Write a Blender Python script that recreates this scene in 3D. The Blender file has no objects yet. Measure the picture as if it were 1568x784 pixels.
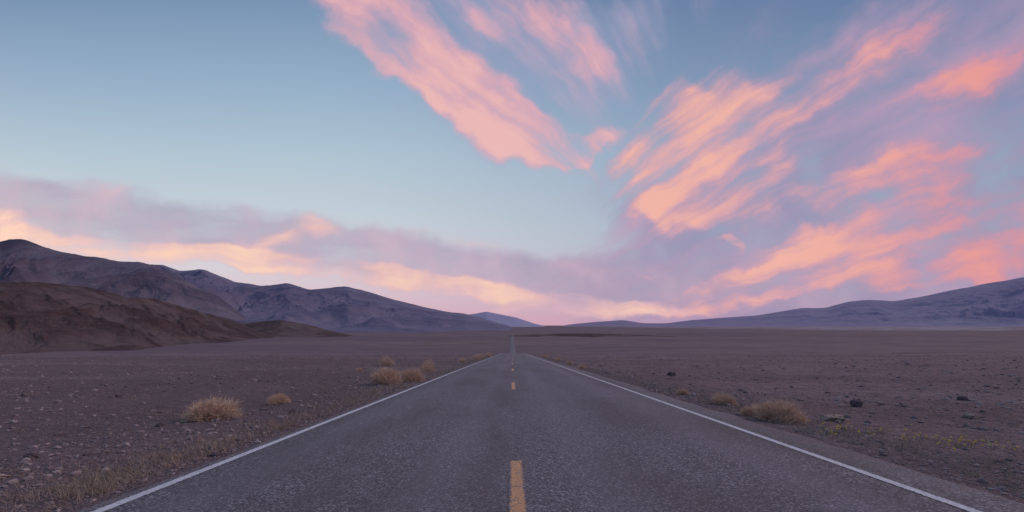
import bpy, math, random
import numpy as np
from mathutils import Vector
random.seed(7); rng=np.random.default_rng(7)
sc=bpy.context.scene
sc.view_settings.view_transform='Standard'
try: sc.view_settings.look='None'
except Exception: pass
sc.view_settings.exposure=0
EYE=1.38; F=653.0

def lin(r,g,b):
    def f(c):
        c/=255.0
        return c/12.92 if c<=0.04045 else ((c+0.055)/1.055)**2.4
    return (f(r),f(g),f(b),1.0)

# ------------------------------------------------------------ numpy noise
def _h(ix,iy,s):
    n=(ix.astype(np.int64)*374761393+iy.astype(np.int64)*668265263+s*1442695041)&0xffffffff
    n=((n^(n>>13))*1274126177)&0xffffffff
    n=(n^(n>>16))&0xffffffff
    return n/4294967295.0
def vnoise(x,y,s=0):
    ix=np.floor(x);iy=np.floor(y);fx=x-ix;fy=y-iy
    fx=fx*fx*fx*(fx*(fx*6-15)+10);fy=fy*fy*fy*(fy*(fy*6-15)+10)
    a=_h(ix,iy,s);b=_h(ix+1,iy,s);c=_h(ix,iy+1,s);d=_h(ix+1,iy+1,s)
    return (a*(1-fx)+b*fx)*(1-fy)+(c*(1-fx)+d*fx)*fy
def fbm(x,y,o=5,s=0,ridged=False):
    t=0;a=.5;tot=0
    for i in range(o):
        ca,sa=math.cos(i*.9+.4),math.sin(i*.9+.4)
        xx=(x*ca-y*sa)*2**i+17.3*i;yy=(x*sa+y*ca)*2**i-9.1*i
        n=vnoise(xx,yy,s+i*13)
        if ridged: n=1-np.abs(2*n-1)
        t=t+a*n;tot+=a;a*=.5
    return t/tot
def sstep(a,b,x):
    t=np.clip((x-a)/(b-a),0,1);return t*t*(3-2*t)

# ------------------------------------------------------------ terrain
_ty=np.arange(-600,3600,5.0)
_tz=np.interp(_ty,[-600,-60,0,165,400,520,700,1200,2000,3600],[3.4,3.4,0,-9.36,-31,-36,-36.5,-34,-36,-36.6])
k=np.exp(-0.5*(np.arange(-60,61,5)/18.0)**2);k/=k.sum()
_tz=np.convolve(np.pad(_tz,12,mode='edge'),k,mode='valid')
def prof(y): return np.interp(y,_ty,_tz)
def ground(x,y):
    x=np.asarray(x,float);y=np.asarray(y,float)
    d=np.sqrt(x*x+y*y)
    lx=np.where(x<0,-x-4.1,x-4.9)
    m=sstep(0,3.0,lx)
    z=prof(y)-0.10*m
    z=z+m*(fbm(x*.35,y*.35,4,3)-.5)*0.26
    z=z+sstep(1,6,lx)*(fbm(x*1.6,y*1.6,3,13)-.5)*0.09
    z=z+sstep(3,30,lx)*(fbm(x*.05,y*.05,4,5)-.5)*0.9
    z=z+sstep(20,150,lx)*(fbm(x*.008,y*.008,4,8)-.5)*np.clip(d*.018,0,7)
    return z

def mesh_obj(name,v,f,mat=None,smooth=True,attrs=None):
    me=bpy.data.meshes.new(name)
    v=np.asarray(v,dtype=np.float32);f=np.asarray(f,dtype=np.int32)
    nv=len(v);nf,kk=f.shape
    me.vertices.add(nv);me.vertices.foreach_set('co',v.ravel())
    me.loops.add(nf*kk);me.loops.foreach_set('vertex_index',f.ravel())
    me.polygons.add(nf);me.polygons.foreach_set('loop_start',np.arange(0,nf*kk,kk,dtype=np.int32))
    me.polygons.foreach_set('use_smooth',np.full(nf,smooth))
    me.update(calc_edges=True)
    if attrs:
        for an,av in attrs.items():
            a=me.attributes.new(an,'FLOAT','POINT');a.data.foreach_set('value',np.asarray(av,dtype=np.float32))
    if mat: me.materials.append(mat)
    o=bpy.data.objects.new(name,me);sc.collection.objects.link(o)
    return o
def grid_faces(nr,nc):
    i=np.arange(nr-1)[:,None]*nc+np.arange(nc-1)[None,:]
    i=i.ravel();return np.stack([i,i+1,i+nc+1,i+nc],1)

# ------------------------------------------------------------ node helper
class NT:
    def __init__(s,nt,dim='3D'): s.t=nt;s.dim=dim
    def link(s,a,b):
        if isinstance(a,bpy.types.NodeSocket): s.t.links.new(a,b)
        else: b.default_value=a
    def n(s,typ,props=None,**ins):
        nd=s.t.nodes.new(typ)
        for k_,v_ in (props or {}).items(): setattr(nd,k_,v_)
        for k_,v_ in ins.items():
            key=k_.replace('_',' ')
            s.link(v_,nd.inputs[key])
        return nd
    def m(s,op,a,b=0.0,c=None,clamp=False):
        nd=s.t.nodes.new('ShaderNodeMath');nd.operation=op;nd.use_clamp=clamp
        s.link(a,nd.inputs[0]);s.link(b,nd.inputs[1])
        if c is not None: s.link(c,nd.inputs[2])
        return nd.outputs[0]
    def vm(s,op,a,b=None,scale=None):
        nd=s.t.nodes.new('ShaderNodeVectorMath');nd.operation=op
        s.link(a,nd.inputs[0])
        if b is not None: s.link(b,nd.inputs[1])
        if scale is not None: s.link(scale,nd.inputs['Scale'])
        return nd.outputs['Value'] if op in('LENGTH','DISTANCE','DOT_PRODUCT') else nd.outputs[0]
    def mr(s,v,a,b,c=0.0,d=1.0,smooth=True):
        nd=s.t.nodes.new('ShaderNodeMapRange');nd.interpolation_type='SMOOTHSTEP' if smooth else 'LINEAR'
        s.link(v,nd.inputs[0])
        for i,q in enumerate((a,b,c,d)): s.link(q,nd.inputs[i+1])
        return nd.outputs[0]
    def mix(s,f,a,b,bt='MIX'):
        nd=s.t.nodes.new('ShaderNodeMix');nd.data_type='RGBA';nd.blend_type=bt
        s.link(f,nd.inputs[0]);s.link(a,nd.inputs[6]);s.link(b,nd.inputs[7])
        return nd.outputs[2]
    def noise(s,vec,scale,detail=5,rough=.55,dist=0.0,out=0):
        nd=s.t.nodes.new('ShaderNodeTexNoise');nd.noise_dimensions=s.dim
        s.link(vec,nd.inputs['Vector']);nd.inputs['Scale'].default_value=scale
        nd.inputs['Detail'].default_value=detail;nd.inputs['Roughness'].default_value=rough
        nd.inputs['Distortion'].default_value=dist
        return nd.outputs[out]
    def vor(s,vec,scale,feature='F1',out='Distance',both=False):
        nd=s.t.nodes.new('ShaderNodeTexVoronoi');nd.feature=feature;nd.voronoi_dimensions=s.dim
        s.link(vec,nd.inputs['Vector']);nd.inputs['Scale'].default_value=scale
        if both: return nd.outputs['Distance'],nd.outputs['Color']
        return nd.outputs[out]
    def mapping(s,vec,loc=(0,0,0),rot=(0,0,0),scl=(1,1,1),typ='POINT'):
        nd=s.t.nodes.new('ShaderNodeMapping');nd.vector_type=typ
        s.link(vec,nd.inputs[0]);nd.inputs[1].default_value=loc;nd.inputs[2].default_value=rot;nd.inputs[3].default_value=scl
        return nd.outputs[0]
    def ramp(s,v,stops,interp='LINEAR'):
        nd=s.t.nodes.new('ShaderNodeValToRGB');cr=nd.color_ramp;cr.interpolation=interp
        while len(cr.elements)<len(stops): cr.elements.new(0.5)
        for e,(p,c) in zip(cr.elements,stops): e.position=p;e.color=c
        s.link(v,nd.inputs[0]);return nd.outputs[0]
    def comb(s,x,y,z=0.0):
        nd=s.t.nodes.new('ShaderNodeCombineXYZ');s.link(x,nd.inputs[0]);s.link(y,nd.inputs[1]);s.link(z,nd.inputs[2]);return nd.outputs[0]
    def sep(s,v):
        nd=s.t.nodes.new('ShaderNodeSeparateXYZ');s.link(v,nd.inputs[0]);return nd.outputs
def new_mat(name,rough=.9,spec=.2,dim='3D'):
    m=bpy.data.materials.new(name);m.use_nodes=True
    b=m.node_tree.nodes['Principled BSDF'];b.inputs['Roughness'].default_value=rough
    b.inputs['Specular IOR Level'].default_value=spec
    return m,NT(m.node_tree,dim),b
def c4(r,g,b): return (r,g,b,1.0)

# ------------------------------------------------------------ materials
def mat_ground():
    m,t,b=new_mat('desert_soil',.95,.1,'2D')
    geo=t.n('ShaderNodeNewGeometry');P=geo.outputs['Position']
    x,y,z=t.sep(P)
    n1=t.mr(t.noise(P,.12,5,.6),.35,.65)
    n2=t.mr(t.noise(P,1.3,5,.65),.3,.7)
    col=t.mix(n1,c4(.222,.150,.152),c4(.315,.225,.228))
    col=t.mix(t.m('MULTIPLY',n2,.6),col,c4(.138,.092,.098))
    wp=t.vm('ADD',P,t.vm('SCALE',t.noise(P,6,2,.6,out=1),scale=.12))
    hs=[]
    for sc_,s in((5,.4),(17,.65),(52,.75)):
        vd,vc=t.vor(wp,sc_,both=True);hs.append(vd)
        r=t.sep(vc)
        bright=t.mr(r[0],.6,.98)
        dark=t.mr(r[1],.58,.98)
        inside=t.mr(vd,.25,.5,1,0)
        col=t.mix(t.m('MULTIPLY',t.m('MULTIPLY',inside,bright),s),col,c4(.50,.39,.39))
        col=t.mix(t.m('MULTIPLY',t.m('MULTIPLY',inside,dark),s),col,c4(.06,.042,.047))
    st=t.noise(t.mapping(P,scl=(.012,.05,.01)),1,6,.65)
    col=t.mix(t.m('MULTIPLY',t.mr(st,.40,.6),.5),col,c4(.14,.098,.108))
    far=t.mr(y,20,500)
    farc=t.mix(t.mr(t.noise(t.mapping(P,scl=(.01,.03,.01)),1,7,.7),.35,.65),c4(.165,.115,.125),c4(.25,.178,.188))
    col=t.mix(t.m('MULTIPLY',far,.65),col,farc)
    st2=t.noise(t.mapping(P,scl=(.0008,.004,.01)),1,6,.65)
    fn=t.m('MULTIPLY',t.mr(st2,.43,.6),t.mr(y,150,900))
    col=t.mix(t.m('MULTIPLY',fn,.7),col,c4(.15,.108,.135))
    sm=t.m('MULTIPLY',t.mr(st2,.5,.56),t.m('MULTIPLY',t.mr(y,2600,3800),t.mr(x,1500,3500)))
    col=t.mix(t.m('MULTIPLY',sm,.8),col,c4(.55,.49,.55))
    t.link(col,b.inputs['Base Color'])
    hh=t.m('ADD',t.m('MULTIPLY',hs[1],-.032),t.m('MULTIPLY',hs[0],-.035))
    hh=t.m('ADD',hh,t.m('MULTIPLY',t.noise(P,3.5,5,.8),.16))
    bp=t.n('ShaderNodeBump',Height=hh,Strength=.9,Distance=1.0)
    t.link(bp.outputs[0],b.inputs['Normal'])
    return m
def asphalt_color(t,P,x,y):
    f1=t.noise(P,45,3,.7);vd,vcol=t.vor(P,70,both=True);vc=t.sep(vcol)
    vc2=t.sep(t.vor(P,26,out='Color'))
    col=t.mix(t.mr(f1,.3,.7),c4(.098,.084,.096),c4(.20,.173,.192))
    col=t.mix(t.m('MULTIPLY',t.mr(vc[0],.7,1),.8),col,c4(.50,.455,.49))
    col=t.mix(t.m('MULTIPLY',t.mr(vc[1],.62,1),.7),col,c4(.038,.033,.041))
    col=t.mix(t.m('MULTIPLY',t.mr(vc2[1],.8,1),.4),col,c4(.33,.29,.315))
    w=t.noise(t.mapping(P,scl=(1.6,.09,1)),1,4,.6)
    col=t.mix(t.m('MULTIPLY',t.mr(w,.35,.7),.16),col,c4(.25,.22,.24))
    big=t.noise(t.mapping(P,scl=(.6,.2,1)),1,5,.65)
    col=t.mix(t.m('MULTIPLY',t.mr(big,.42,.65),.42),col,c4(.112,.088,.095))
    return col,vd,f1
def mat_road():
    m,t,b=new_mat('asphalt',.85,.2,'2D')
    P=t.n('ShaderNodeNewGeometry').outputs['Position'];x,y,z=t.sep(P)
    col,vd,f1=asphalt_color(t,P,x,y)
    wob=t.m('MULTIPLY',t.m('SUBTRACT',t.noise(t.mapping(P,scl=(0,1.2,0)),1,4,.6),.5),.05)
    dx=t.m('ABSOLUTE',t.m('SUBTRACT',t.m('ADD',x,wob),.05))
    jm=t.m('MULTIPLY',t.mr(dx,.002,.012,1,0),t.mr(y,12,3,0,.22))
    col=t.mix(jm,col,c4(.04,.036,.044))
    lane=t.m('ABSOLUTE',t.m('SUBTRACT',t.m('ABSOLUTE',t.m('SUBTRACT',x,.1)),1.85))
    wheel=t.m('MULTIPLY',t.mr(lane,.45,1.0),t.mr(lane,1.0,1.6,1,0))
    col=t.mix(t.m('MULTIPLY',wheel,.22),col,c4(.27,.24,.265))
    e=t.m('MAXIMUM',t.mr(x,3.95,4.6),t.mr(x,-3.45,-3.62))
    dn=t.mr(t.noise(P,4,5,.7),.35,.65)
    col=t.mix(t.m('MULTIPLY',t.m('MULTIPLY',e,dn),.65),col,c4(.24,.172,.176))
    t.link(col,b.inputs['Base Color'])
    h=t.m('ADD',t.m('MULTIPLY',vd,-.007),t.m('MULTIPLY',f1,.009))
    bp=t.n('ShaderNodeBump',Height=h,Strength=.8,Distance=1.0);t.link(bp.outputs[0],b.inputs['Normal'])
    return m
def mat_paint(name,c_hi,c_lo,wear):
    m,t,b=new_mat(name,.75,.3,'2D')
    P=t.n('ShaderNodeNewGeometry').outputs['Position'];x,y,z=t.sep(P)
    a,vd,f1=asphalt_color(t,P,x,y)
    n7=t.noise(P,8,5,.7)
    base=t.mix(t.mr(n7,.3,.7),c_lo,c_hi)
    fine=t.noise(P,42,4,.8)
    wv=t.m('ADD',t.m('MULTIPLY',fine,.65),t.m('MULTIPLY',n7,.35))
    ed=t.n('ShaderNodeAttribute',{'attribute_name':'edge'}).outputs['Fac']
    wv=t.m('ADD',wv,t.m('MULTIPLY',ed,.17))
    col=t.mix(t.mr(wv,wear,wear+.07),base,a)
    t.link(col,b.inputs['Base Color'])
    bp=t.n('ShaderNodeBump',Height=t.m('MULTIPLY',fine,.01),Strength=.7,Distance=1.0);t.link(bp.outputs[0],b.inputs['Normal'])
    return m
def mat_mtn(name,ca,cb,cc,s,bump=0.3,gl=.6,cd=None):
    m,t,b=new_mat(name,.95,.05)
    P=t.n('ShaderNodeNewGeometry').outputs['Position']
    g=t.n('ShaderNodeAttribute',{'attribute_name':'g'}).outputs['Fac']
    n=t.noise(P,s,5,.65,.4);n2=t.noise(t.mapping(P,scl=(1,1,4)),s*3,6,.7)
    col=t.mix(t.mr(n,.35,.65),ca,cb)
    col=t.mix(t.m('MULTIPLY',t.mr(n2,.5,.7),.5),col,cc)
    col=t.mix(t.mr(g,.12,.5,gl,0),col,cc)  # paler gully sediment, also painted contrast for weak slope shading
    if cd: col=t.mix(t.mr(g,.5,.85,0,.6),col,cd)  # darker spurs: relief shading put into the base colour
    t.link(col,b.inputs['Base Color'])
    h=t.m('MULTIPLY',t.noise(P,s*6,7,.72),bump/s*.3)
    bp=t.n('ShaderNodeBump',Height=h,Strength=.9,Distance=1.0);t.link(bp.outputs[0],b.inputs['Normal'])
    return m
def mat_var(name,c1,c2,scale,rough=.9):
    m,t,b=new_mat(name,rough,.15)
    P=t.n('ShaderNodeNewGeometry').outputs['Position']
    a=t.n('ShaderNodeAttribute',{'attribute_name':'g'}).outputs['Fac']
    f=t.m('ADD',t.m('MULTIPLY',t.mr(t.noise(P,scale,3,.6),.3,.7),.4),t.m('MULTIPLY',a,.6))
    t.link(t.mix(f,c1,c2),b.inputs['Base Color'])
    return m

# ------------------------------------------------------------ ground sheet
def geom(a,b,n): return list(a*(b/a)**(np.arange(1,n+1)/n))
half=[0,2,3.6]+list(np.arange(4.1,24,.2))+geom(24,45000,170)
xs=np.array(sorted(set([-h for h in half]+half+[4.6,4.9])))
ys=np.array([-600,-200,-80,-40,-20,-10]+list(np.arange(-5,30,.25))+geom(30,2600,360)+geom(2600,60000,60))
X,Y=np.meshgrid(xs,ys)
Z=ground(X,Y)
ground_o=mesh_obj('ground',np.stack([X.ravel(),Y.ravel(),Z.ravel()],1),grid_faces(len(ys),len(xs)),mat_ground())

# ------------------------------------------------------------ road
ysr=ys[(ys>=-40)&(ys<=1700)]
off=0.03+0.0003*np.clip(ysr,0,None)
def ragged(y,s,a): return (fbm(y*.9,y*0+s,4,int(s))-.5)*a
cols=[-3.75,-3.62,-1.8,0.045,2.2,4.5,4.66]
V=[]
for i,yy in enumerate(ysr):
    z0=prof(yy)+off[i]
    for j,cx in enumerate(cols):
        zz=z0 if 0<j<len(cols)-1 else z0-off[i]-.02
        xx=cx
        if j<=1: xx+=float(ragged(np.array([yy]),3,.14)[0])
        if j>=len(cols)-2: xx+=float(ragged(np.array([yy]),9,.3)[0])
        V.append((xx,yy,zz))
road=mesh_obj('road',V,grid_faces(len(ysr),len(cols)),mat_road())
def strips(name,segs,cx,w,mat):
    V=[];Fc=[];E=[]
    for (a,b_) in segs:
        yy=np.unique(np.concatenate([[a,b_],ysr[(ysr>a)&(ysr<b_)]]))
        base=len(V)
        zr=np.interp(yy,ysr,prof(ysr)+off)
        for q,zq in zip(yy,zr):
            for j,t_ in enumerate((-.5,-.3,.3,.5)):
                V.append((cx+t_*w,q,zq+.004+.00006*max(q,0)));E.append(1.0 if j in(0,3) else 0.0)
        f=grid_faces(len(yy),4)+base
        Fc.extend(f.tolist())
    o=mesh_obj(name,V,Fc,mat,attrs={'edge':E});return o
white=mat_paint('white_road_paint',c4(.76,.74,.78),c4(.54,.52,.55),.56)
yellow=mat_paint('yellow_road_paint',c4(.74,.39,.19),c4(.60,.32,.17),.52)
strips('white_edge_line',[(-40,1700)],-3.44,.12,white)
strips('white_edge_line',[(-40,1700)],3.85,.12,white)
d0=5.15;segs=[]
kk=-3
while d0+kk*12.2<1600:
    e=d0+kk*12.2;segs.append((e-3.05,e));kk+=1
strips('yellow_centre_line',segs,.05,.16,yellow)

# ------------------------------------------------------------ hills / mountains
def mrange(name,ridge,Dr,Df,zf,nu,nv,mat,seed,ns,amp,ex=1.5,famp=.05,back=.25,crest=.3):
    """ridge: list of skyline points in image pixels (x, y) ; Dr/Df distance of crest/foot"""
    r=np.array(ridge,float)
    px=np.linspace(r[0,0],r[-1,0],nu)
    tz=np.interp(px,r[:,0],r[:,1])
    ker=np.ones(max(3,nu//110));ker/=ker.sum()
    for _ in range(2):
        pad=len(ker)//2
        tz=np.convolve(np.pad(tz,(pad,len(ker)-1-pad),mode='edge'),ker,mode='valid')
    def di(D): return np.interp(px,np.linspace(r[0,0],r[-1,0],len(D)),D) if isinstance(D,tuple) else np.full(nu,float(D))
    DR=di(Dr);DF=di(Df)
    v=np.concatenate([np.linspace(0,1,nv),np.linspace(1,1+back,max(6,nv//5))[1:]])
    PX,Vv=np.meshgrid(px,v)
    D=DF[None,:]+(DR-DF)[None,:]*Vv
    Xw=(PX-784)/F*D;Yw=D
    zr=EYE+(498-tz)/F*DR
    H=np.maximum(zr-zf,1)[None,:]
    s=np.where(Vv<=1,np.abs(Vv)**ex,1-(Vv-1)*2.2)
    wx=(fbm(Xw*ns*.8,Yw*ns*.8,4,seed+5)-.5)*1.6;wy=(fbm(Xw*ns*.8+40,Yw*ns*.8,4,seed+6)-.5)*1.6
    rid=fbm(Xw*ns+wx,Yw*ns*.8+wy,8,seed,True)
    fine=fbm(Xw*ns*4+wx*2,Yw*ns*3+wy*2,6,seed+9,True)
    w=np.clip(Vv*3,0,1)*np.where(Vv<.72,1,np.clip(1-(Vv-.72)*3.6,crest,1))
    Zw=zf+H*(s+w*(amp*(rid-.6)+famp*(fine-.6)))
    Zw=Zw-3*(Vv<=0)
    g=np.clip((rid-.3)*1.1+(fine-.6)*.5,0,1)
    return mesh_obj(name,np.stack([Xw.ravel(),Yw.ravel(),Zw.ravel()],1),grid_faces(len(v),nu),mat,True,{'g':g.ravel()})

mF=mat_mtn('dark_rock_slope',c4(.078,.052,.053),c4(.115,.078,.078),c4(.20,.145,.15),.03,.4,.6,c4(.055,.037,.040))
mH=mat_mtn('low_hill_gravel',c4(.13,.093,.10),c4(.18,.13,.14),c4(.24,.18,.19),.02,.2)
mA=mat_mtn('mountain_rock_brown_haze_tint',c4(.110,.093,.137),c4(.148,.122,.172),c4(.26,.215,.26),.004,.35,.7,c4(.08,.070,.107))  # from here on, aerial haze is mixed into each range's rock colours
mB=mat_mtn('mountain_rock_violet_haze_tint',c4(.165,.150,.235),c4(.205,.18,.267),c4(.28,.245,.33),.003,.25,.55,c4(.135,.125,.205))
mC=mat_mtn('mountain_rock_blue_haze_tint',c4(.32,.31,.47),c4(.35,.33,.48),c4(.39,.36,.49),.002,.1)
mD=mat_mtn('mountain_rock_mauve_haze_tint',c4(.265,.228,.345),c4(.295,.25,.365),c4(.34,.295,.40),.0015,.09,.5)
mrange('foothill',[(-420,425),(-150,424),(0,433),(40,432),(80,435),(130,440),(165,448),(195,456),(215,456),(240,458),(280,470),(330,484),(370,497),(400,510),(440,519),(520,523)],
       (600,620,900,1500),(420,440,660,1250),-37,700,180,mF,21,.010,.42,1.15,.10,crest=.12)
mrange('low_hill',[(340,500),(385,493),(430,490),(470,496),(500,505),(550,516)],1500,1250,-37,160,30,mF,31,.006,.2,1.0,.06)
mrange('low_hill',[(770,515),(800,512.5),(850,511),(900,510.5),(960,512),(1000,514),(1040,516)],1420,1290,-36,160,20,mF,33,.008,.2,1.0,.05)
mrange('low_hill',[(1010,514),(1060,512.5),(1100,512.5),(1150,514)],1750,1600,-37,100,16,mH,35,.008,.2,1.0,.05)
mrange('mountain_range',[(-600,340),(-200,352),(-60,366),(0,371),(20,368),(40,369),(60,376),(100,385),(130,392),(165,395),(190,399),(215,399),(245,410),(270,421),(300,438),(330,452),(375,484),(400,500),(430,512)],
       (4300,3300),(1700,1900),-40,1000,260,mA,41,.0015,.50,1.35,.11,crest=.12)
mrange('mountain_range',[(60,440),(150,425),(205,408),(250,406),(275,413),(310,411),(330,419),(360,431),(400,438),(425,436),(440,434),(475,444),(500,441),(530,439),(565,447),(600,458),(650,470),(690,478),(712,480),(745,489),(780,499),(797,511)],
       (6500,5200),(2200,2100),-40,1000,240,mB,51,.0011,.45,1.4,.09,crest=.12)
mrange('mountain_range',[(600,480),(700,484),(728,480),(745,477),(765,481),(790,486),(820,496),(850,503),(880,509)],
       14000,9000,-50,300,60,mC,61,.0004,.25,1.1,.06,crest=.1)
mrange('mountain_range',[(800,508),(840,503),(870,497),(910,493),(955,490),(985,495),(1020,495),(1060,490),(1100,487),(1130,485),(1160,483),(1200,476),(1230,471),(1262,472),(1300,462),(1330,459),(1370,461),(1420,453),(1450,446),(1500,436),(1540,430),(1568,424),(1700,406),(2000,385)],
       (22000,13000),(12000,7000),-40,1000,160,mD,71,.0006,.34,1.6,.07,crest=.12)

# ------------------------------------------------------------ stones
def ico(sub):
    import bmesh
    bm=bmesh.new();bmesh.ops.create_icosphere(bm,subdivisions=sub,radius=1)
    v=np.array([q.co[:] for q in bm.verts]);f=np.array([[l.index for l in q.verts] for q in bm.faces]);bm.free();return v,f
def scatter_stones(name,n,mat,dmin,dmax,smin,smax,seed,verge=False):
    r=np.random.default_rng(seed)
    iv,jf=ico(1)
    d=dmin*(dmax/dmin)**(r.random(n)**.9)
    if verge:
        side=r.random(n)<.45;a=np.abs(r.normal(size=n))*.9
        x=np.where(side,-3.74-a,4.66+a)
        keep=np.ones(n,bool)
    else:
        bx=(r.random(n)*2-1)*1.35
        x=bx*d;keep=((x<-3.75)|(x>4.7))
        pat=fbm(x*.25,d*.25,3,77);keep&=(r.random(n)<sstep(.3,.7,pat)+.2)
    x=x[keep];y=d[keep];n=len(x)
    s=smin*(smax/smin)**(r.random(n)**3.4)*np.clip((y/9)**.5,.6,3)
    R=r.random(n)*6.28
    sc3=np.stack([s*(.8+.6*r.random(n)),s*(.7+.5*r.random(n)),s*(.4+.45*r.random(n))],1)
    vv=iv[None]*(1+(r.random((n,len(iv),1))-.5)*.5)*sc3[:,None]
    c,s_=np.cos(R)[:,None],np.sin(R)[:,None]
    vx=vv[...,0]*c-vv[...,1]*s_;vy=vv[...,0]*s_+vv[...,1]*c
    z=ground(x,y)
    vz=vv[...,2]+(z+sc3[:,2]*.25)[:,None]
    V=np.stack([vx+x[:,None],vy+y[:,None],vz],-1).reshape(-1,3)
    Fc=(jf[None]+(np.arange(n)*len(iv))[:,None,None]).reshape(-1,3)
    g=np.repeat(r.random(n)**1.4,len(iv))
    return mesh_obj(name,V,Fc,mat,False,{'g':g})
stone=mat_var('desert_stone',c4(.11,.078,.085),c4(.44,.345,.345),8)
scatter_stones('gravel',32000,stone,2.6,150,.012,.066,5)
scatter_stones('shoulder_gravel',15000,stone,2.4,70,.008,.034,6,True)
def rock(x,y,w,h,mat,seed):
    iv,jf=ico(4)
    v=iv.copy();n=fbm(v[:,0]*1.6+seed,v[:,1]*1.6+v[:,2]*1.3,4,seed)
    n2=fbm(v[:,0]*4+seed,v[:,2]*4+v[:,1]*3,3,seed+3,True)
    v=v*(1+(n-.5)*1.1+(n2-.5)*.35)[:,None]
    v*=np.array([w*.5,w*.42,h*.62]);z=float(ground(x,y))
    v+=np.array([x,y,z+h*.25]);return mesh_obj('rock',v,jf,mat,False,{'g':np.full(len(v),.5)})
dark=mat_var('dark_rock',c4(.085,.062,.07),c4(.19,.14,.15),14)
tan=mat_var('tan_rock',c4(.25,.18,.15),c4(.46,.34,.29),14)
for i,(x,y,w,h,mm) in enumerate([(8.8,10.9,.25,.2,dark),(6.45,8.6,.36,.13,tan),(13,12.3,.24,.11,dark),(8.9,23.7,.42,.22,dark),(-6.2,5.5,.13,.08,dark),
     (-6.6,8.0,.12,.07,dark),(7.3,9.3,.15,.08,tan),(-12,13,.2,.09,dark),(-4.85,9.4,.13,.09,dark),(9.9,9.2,.24,.1,tan),(5.6,11.6,.14,.08,tan),(-5.6,4.6,.22,.05,tan)]):
    rock(x,y,w,h,mm,i*7+2)

# ------------------------------------------------------------ shrubs & grass
def blades(cx,cy,cz,dirx,diry,dirz,length,width,bend,r):
    n=len(cx);P0=np.stack([cx,cy,cz],1);D=np.stack([dirx,diry,dirz],1)
    D/=np.linalg.norm(D,axis=1)[:,None]
    side=np.cross(D,r.normal(size=(n,3)));side/=np.linalg.norm(side,axis=1)[:,None]+1e-9
    b=r.normal(size=(n,3))*bend[:,None]
    L=length[:,None];W=width[:,None]
    A=P0;B=P0+D*L*.5+b*L*.35;C=P0+D*L+b*L
    V=np.stack([A-side*W*.5,A+side*W*.5,B+side*W*.4,B-side*W*.4,C+side*W*.12,C-side*W*.12],1).reshape(-1,3)
    o=(np.arange(n)*6)[:,None]
    Fc=np.concatenate([o+np.array([[0,1,2,3]]),o+np.array([[3,2,4,5]])],0)
    return V,Fc
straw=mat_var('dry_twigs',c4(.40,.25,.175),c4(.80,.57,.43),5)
straw2=mat_var('dry_grass_blades',c4(.21,.15,.12),c4(.52,.40,.32),5)
def shrub(x,y,w,h,seed,dens=1.0,mat=straw):
    r=np.random.default_rng(seed);V=[];Fc=[];G=[];nb=0
    def add(v,f,g):
        nonlocal nb
        V.append(v);Fc.append(f+nb);G.append(np.repeat(g,6));nb+=len(v)
    n=int(260*dens);th=r.random(n)*6.283;ph=np.arccos(r.random(n)*.95)
    dx,dy,dz=np.sin(ph)*np.cos(th)*w*.5,np.sin(ph)*np.sin(th)*w*.5,np.cos(ph)*h
    L=np.sqrt(dx**2+dy**2+dz**2)*(.7+.35*r.random(n))
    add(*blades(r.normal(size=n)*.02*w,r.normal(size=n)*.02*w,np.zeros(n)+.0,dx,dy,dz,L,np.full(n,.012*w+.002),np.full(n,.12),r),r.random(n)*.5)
    n=int(3600*dens);th=r.random(n)*6.283;ph=np.arccos(r.random(n));rad=(.35+.65*r.random(n)**.5)
    lump=.74+.6*vnoise(th*1.1+seed,ph*2.2,seed);rad*=lump
    px_,py_,pz_=np.sin(ph)*np.cos(th)*w*.5*rad,np.sin(ph)*np.sin(th)*w*.5*rad,np.cos(ph)*h*.95*rad
    dx=px_/w+r.normal(size=n)*.28;dy=py_/w+r.normal(size=n)*.28;dz=pz_/w+r.normal(size=n)*.28+.12
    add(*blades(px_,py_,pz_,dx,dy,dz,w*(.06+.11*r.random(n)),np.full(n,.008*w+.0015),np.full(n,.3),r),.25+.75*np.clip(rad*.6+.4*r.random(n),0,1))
    V=np.concatenate(V);Fc=np.concatenate(Fc);G=np.concatenate(G)
    V[:,2]=np.maximum(V[:,2],-.02)
    V+=np.array([x,y,float(ground(x,y))])
    return mesh_obj('desert_shrub',V,Fc,mat,False,{'g':G})
S=[(-6.34,9.0,.92,.40),(-6.33,11.6,.5,.22),(-5.1,17.3,1.1,.55),(-4.3,18.4,.9,.52),(-11.4,39,1.3,.75),(-7.1,36,1.1,.6),(-5.2,26.5,.9,.45),
   (5.35,10.7,.55,.24),(5.2,8.3,.9,.3),(5.55,9.6,.35,.14),(5.2,13,.28,.16),(4.95,30,.6,.3),(5.0,8.95,.4,.16),(-6.0,24,.45,.2),(-4.6,55,1.3,.7),(-4.9,66,1.4,.7),(-5.6,48,.9,.4),(5.6,52,.9,.35),(5.4,40,.7,.3),(-10,28,.4,.2),(5.7,75,1.2,.5),(-4.6,80,1.5,.6),(-5.2,95,1.5,.7)]
for i,s in enumerate(S): shrub(*s,100+i,dens=1.0 if s[1]<20 else .45)
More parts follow.
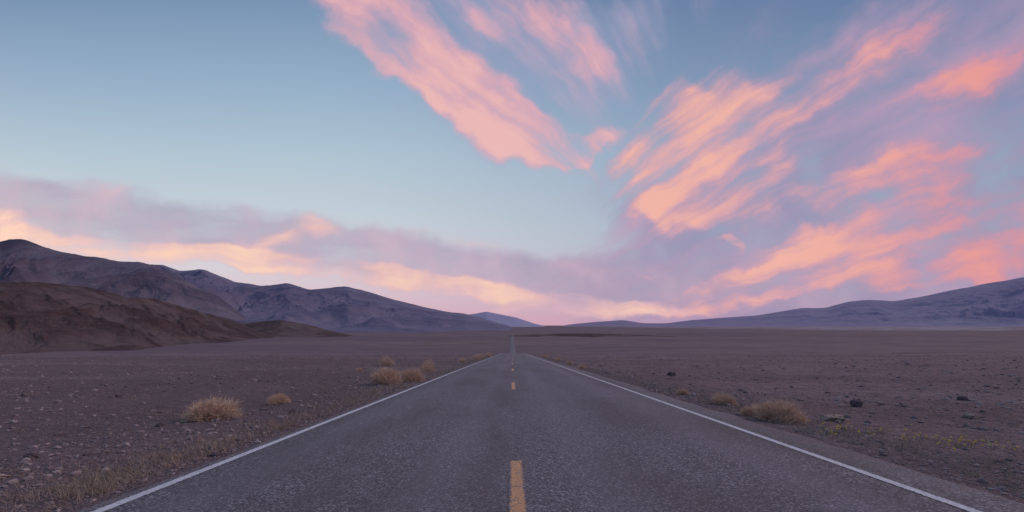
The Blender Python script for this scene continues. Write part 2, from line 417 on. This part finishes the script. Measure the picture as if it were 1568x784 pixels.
def tufts(name,pts,mat,seed,nbl=26,hh=.11,spread=.05):
    r=np.random.default_rng(seed)
    pts=np.array(pts);n=len(pts)*nbl
    P=np.repeat(pts,nbl,0);sz=np.repeat(.4+r.random(len(pts))**1.5,nbl)
    x=P[:,0]+r.normal(size=n)*spread*sz;y=P[:,1]+r.normal(size=n)*spread*sz;z=ground(x,y)-.005
    L=hh*sz*(.4+.9*r.random(n))
    V,Fc=blades(x,y,z,r.normal(size=n)*.5,r.normal(size=n)*.5,np.ones(n),L,np.full(n,.003)+.0002*P[:,1],np.full(n,.25),r)
    return mesh_obj(name,V,Fc,mat,False,{'g':np.repeat(r.random(n),6)})
r=np.random.default_rng(44);pts=[]
for _ in range(1500):
    y=2.8*(110/2.8)**r.random();c=fbm(np.array([y*.8]),np.array([1.0]),3,4)[0]
    if r.random()<c*1.3*min(1,y/5): pts.append((-3.9-abs(r.normal())*.42*(1+y*.01),y))
for _ in range(380):
    y=3*(110/3)**r.random()
    pts.append((4.85+abs(r.normal())*.6,y))
for _ in range(300):
    y=3*(60/3)**r.random();pts.append(((r.random()*2-1)*1.2*y,y))
pts=[p for p in pts if p[0]<-3.8 or p[0]>4.75]
tufts('dry_grass',pts,straw2,3,24,.10)
green=mat_var('flower_stems',c4(.12,.11,.06),c4(.28,.24,.12),6)
petal=mat_var('yellow_petals',c4(.65,.42,.04),c4(.85,.6,.08),6)
fp=[(6.35+r.normal()*.75,6.6+r.normal()*.45) for _ in range(40)]+[(5.7+r.normal()*.3,7.2+r.normal()*.3) for _ in range(10)]
fp=[p for p in fp if p[0]>4.9]
tufts('flowering_weeds',fp,green,8,10,.08,.04)
V=[];Fc=[]
for (x,y) in fp:
    for q in range(4):
        if r.random()<.45: continue
        xx=x+r.normal()*.05;yy=y+r.normal()*.05;zz=float(ground(xx,yy))+.04+r.random()*.08
        b0=len(V);R=.011+.007*r.random()
        for a in range(6):
            V.append((xx+math.cos(a*1.047)*R,yy+math.sin(a*1.047)*R,zz+random.uniform(-.004,.004)))
        V.append((xx,yy,zz+.012));V.append((xx,yy,zz-.008))
        for a in range(6): Fc.append((b0+a,b0+(a+1)%6,b0+6));Fc.append((b0+(a+1)%6,b0+a,b0+7))
mesh_obj('wildflowers',V,Fc,petal,False,{'g':np.full(len(V),.5)})

# ------------------------------------------------------------ sky (world)
w=bpy.data.worlds.new('World');sc.world=w;w.use_nodes=True
t=NT(w.node_tree,'2D')
for nd in list(w.node_tree.nodes): w.node_tree.nodes.remove(nd)
try: w.cycles.sampling_method='NONE'
except Exception as ex: print(ex)
tc=t.n('ShaderNodeTexCoord').outputs['Generated']
dx,dy,dz=t.sep(tc)
yy=t.m('MAXIMUM',dy,.12);U=t.m('MULTIPLY',t.m('DIVIDE',dx,yy),6.53);Vv=t.m('MULTIPLY',t.m('DIVIDE',dz,yy),6.53)
front=t.mr(dy,.1,.35)
P=t.comb(U,Vv)
Vn=t.m('DIVIDE',Vv,6.0)
g1=t.ramp(Vn,[(0,lin(214,170,186)),(.06,lin(218,188,200)),(.14,lin(212,205,214)),(.25,lin(200,209,217)),(.42,lin(178,198,212)),(.6,lin(152,178,202)),(.83,lin(120,147,180)),(1,lin(106,132,167))])
g2=t.ramp(Vn,[(0,lin(204,160,182)),(.08,lin(192,170,192)),(.2,lin(176,184,202)),(.42,lin(152,172,195)),(.6,lin(129,152,182)),(.83,lin(106,129,166)),(1,lin(96,118,156))])
col=t.mix(t.mr(U,-3.5,4.0),g1,g2)
n1=t.vm('SUBTRACT',t.noise(P,.5,2,.5,out=1),(.5,.5,.5));n2=t.vm('SUBTRACT',t.noise(P,1.6,4,.5,out=1),(.5,.5,.5))
PW=t.vm('ADD',t.vm('ADD',P,t.vm('SCALE',n1,scale=.6)),t.vm('SCALE',n2,scale=.5))
PW=t.vm('MULTIPLY',PW,(1,1,0))
PWs=t.vm('ADD',P,t.vm('SCALE',n2,scale=.26));PWs=t.vm('ADD',PWs,t.vm('SCALE',n1,scale=.3));PWs=t.vm('MULTIPLY',PWs,(1,1,0))
def blobs(lst,src):
    acc=0.0
    for (px,py,rx,ry,rot,amp) in lst:
        q=t.mapping(src,loc=((px-784)/100,(498-py)/100,0),rot=(0,0,math.radians(rot)),scl=(rx/100,ry/100,1),typ='TEXTURE')
        gd=t.n('ShaderNodeTexGradient',{'gradient_type':'SPHERICAL'});t.link(q,gd.inputs[0])
        acc=t.m('MULTIPLY_ADD',gd.outputs['Fac'],amp,acc)
    return acc
def polar(u0,v0,ka,kr,src=PWs):
    a,b_,_=t.sep(src)
    du=t.m('SUBTRACT',a,u0);dv=t.m('SUBTRACT',b_,v0)
    ang=t.m('ARCTAN2',dv,du);rr=t.vm('LENGTH',t.comb(du,dv))
    return t.comb(t.m('MULTIPLY',ang,ka),t.m('MULTIPLY',rr,kr))
strA=t.mr(t.noise(polar(5.5,-1.2,16,.36),1,5,.52),.27,.73,smooth=False)
strB=t.mr(t.noise(polar(-3.0,-1.2,16,.32),1,5,.52),.27,.73,smooth=False)
strC=t.mr(t.noise(t.mapping(PWs,rot=(0,0,math.radians(8)),scl=(.5,2.8,1)),1,5,.55),.27,.73,smooth=False)
puff=t.mr(t.noise(PWs,.9,6,.52),.3,.7,smooth=False)
def dens(bl,st,lo,hi,kp=.45,k=1.2):
    n_=t.m('ADD',t.m('MULTIPLY',st,1-kp),t.m('MULTIPLY',puff,kp))
    bb=t.m('MINIMUM',bl,1.0)
    d=t.m('ADD',bb,t.m('MULTIPLY',t.m('SUBTRACT',n_,.5),k))
    return t.m('MULTIPLY',t.mr(d,lo,hi),t.mr(bl,0,.45)),n_
vA,_=dens(blobs([(760,110,280,170,-35,1.0),(660,0,260,110,-20,.8),(930,70,130,90,20,.9),(1000,20,200,60,10,.35)],PW),strA,.05,1.3)
vB,_=dens(blobs([(1330,230,540,280,22,1.3),(1500,60,330,180,20,1.0),(1300,430,580,130,6,1.3),(1130,340,260,120,15,.8),(1560,330,330,230,5,1.2),(1000,440,280,70,0,.7)],PW),strB,.0,1.2)
vC,_=dens(blobs([(60,320,320,74,-8,1.3),(330,356,290,62,-7,1.2),(530,380,220,58,-8,1.3),(680,408,230,52,-8,1.2),(850,428,260,52,-5,1.2),(1000,440,240,52,0,1.1),(20,290,130,30,-8,.7)],PWs),strC,.05,1.2,.5,.9)
fr=lambda v: t.m('MULTIPLY',v,front)
col=t.mix(fr(t.m('MULTIPLY',vA,.78)),col,t.mix(strA,lin(146,158,190),lin(188,168,194)))
col=t.mix(fr(t.m('MULTIPLY',vB,.86)),col,t.mix(strB,lin(142,141,175),lin(184,154,184)))
col=t.mix(fr(t.m('MULTIPLY',vC,.8)),col,t.mix(puff,lin(160,150,178),lin(200,172,192)))
lA,nA=dens(blobs([(560,15,210,78,-38,1.3),(640,75,210,76,-36,1.35),(730,150,200,72,-36,1.35),(800,208,160,54,-26,1.25),(700,15,200,70,-15,.6),(830,30,110,56,-45,.7),(895,220,105,30,20,1.7),(925,80,105,50,25,.8),(860,120,70,90,0,.25),(750,90,150,80,-35,.25)],PW),strA,.2,1.35,.35,1.15)
lB,nB=dens(blobs([(1060,215,160,115,25,1.55),(1110,265,180,105,15,1.6),(1075,305,130,62,-10,1.4),(1010,190,110,65,40,1.1),(1200,175,180,65,30,.8),(1290,115,250,68,30,.95),(1400,45,230,60,30,.6),(1120,120,150,50,30,.55),
     (1510,115,210,70,18,1.15),(1460,258,270,66,14,1.55),(1540,330,230,72,8,1.9),(1310,308,230,50,10,1.1),(1390,350,280,36,8,.85),(1270,387,220,46,8,1.4),(1210,425,190,30,3,1.15),(1480,412,280,42,7,1.15),(1118,374,28,15,0,1.6),(1240,245,190,50,20,.25),(1010,425,80,14,0,.6),(1110,450,190,18,0,1.0),(1040,468,190,16,0,1.0),(1330,440,250,24,4,.8)],PW),strB,.28,1.42,.3,1.35)
lC,nC=dens(blobs([(40,361,260,30,-8,1.3),(260,388,250,27,-5,1.45),(480,408,250,27,-6,1.5),(660,432,200,25,-9,1.3),(810,454,210,24,-7,1.3),(960,466,150,16,-2,1.2),(430,362,130,32,10,.95),(500,350,90,26,-30,.85),(10,330,90,22,-8,.8),(700,365,140,24,-10,.5),(180,296,110,26,10,.5),(900,478,240,18,0,.8)],PWs),strC,.18,1.4,.4,1.05)
redder=t.mr(U,3.5,7.8)
def cidx(d,n_,a=.6): return t.m('ADD',t.m('MULTIPLY',d,a),t.m('MULTIPLY',n_,1-a))
cA=t.ramp(cidx(lA,nA),[(.15,lin(192,166,194)),(.42,lin(216,169,188)),(.65,lin(232,172,182)),(.9,lin(240,186,182))])
iB=cidx(lB,nB)
cB=t.mix(redder,t.ramp(iB,[(.15,lin(178,156,186)),(.4,lin(210,162,180)),(.62,lin(232,169,172)),(.88,lin(244,182,166))]),
               t.ramp(iB,[(.15,lin(164,142,172)),(.4,lin(200,146,170)),(.62,lin(222,147,158)),(.88,lin(235,155,150))]))
cC=t.ramp(cidx(lC,nC,.65),[(.15,lin(206,176,194)),(.42,lin(228,184,192)),(.68,lin(242,194,186)),(.92,lin(250,208,186))])
col=t.mix(fr(t.m('MULTIPLY',lA,.93)),col,cA)
col=t.mix(fr(t.m('MULTIPLY',lB,.97)),col,cB)
col=t.mix(fr(t.m('MULTIPLY',lC,.92)),col,cC)
sky=t.n('ShaderNodeTexSky',{'sky_type':'NISHITA','sun_disc':False,'sun_elevation':math.radians(6),'sun_rotation':math.radians(-60),'dust_density':2.0})
bg=t.n('ShaderNodeBackground',Color=col,Strength=.98)
bg2=t.n('ShaderNodeBackground',Color=sky.outputs[0],Strength=.003)
ad=t.n('ShaderNodeAddShader');t.t.links.new(bg.outputs[0],ad.inputs[0]);t.t.links.new(bg2.outputs[0],ad.inputs[1])
ow=t.n('ShaderNodeOutputWorld');t.t.links.new(ad.outputs[0],ow.inputs[0])

# ------------------------------------------------------------ sun (soft pink fill added to brighten the scene, high on the right)
sl=bpy.data.lights.new('fill_sun','SUN');sl.energy=1.2;sl.angle=math.radians(32);sl.color=(1,.77,.73)
so=bpy.data.objects.new('fill_sun',sl);sc.collection.objects.link(so)
so.rotation_euler=Vector((-.95,-.2,-.78)).to_track_quat('-Z','Y').to_euler()
# ------------------------------------------------------------ camera
cd=bpy.data.cameras.new('camera');cd.sensor_width=36;cd.lens=F/1568*36;cd.shift_y=106/1568;cd.clip_start=.05;cd.clip_end=120000
co=bpy.data.objects.new('camera',cd);sc.collection.objects.link(co);co.location=(0,0,EYE);co.rotation_euler=(math.radians(90),0,0)
sc.camera=co
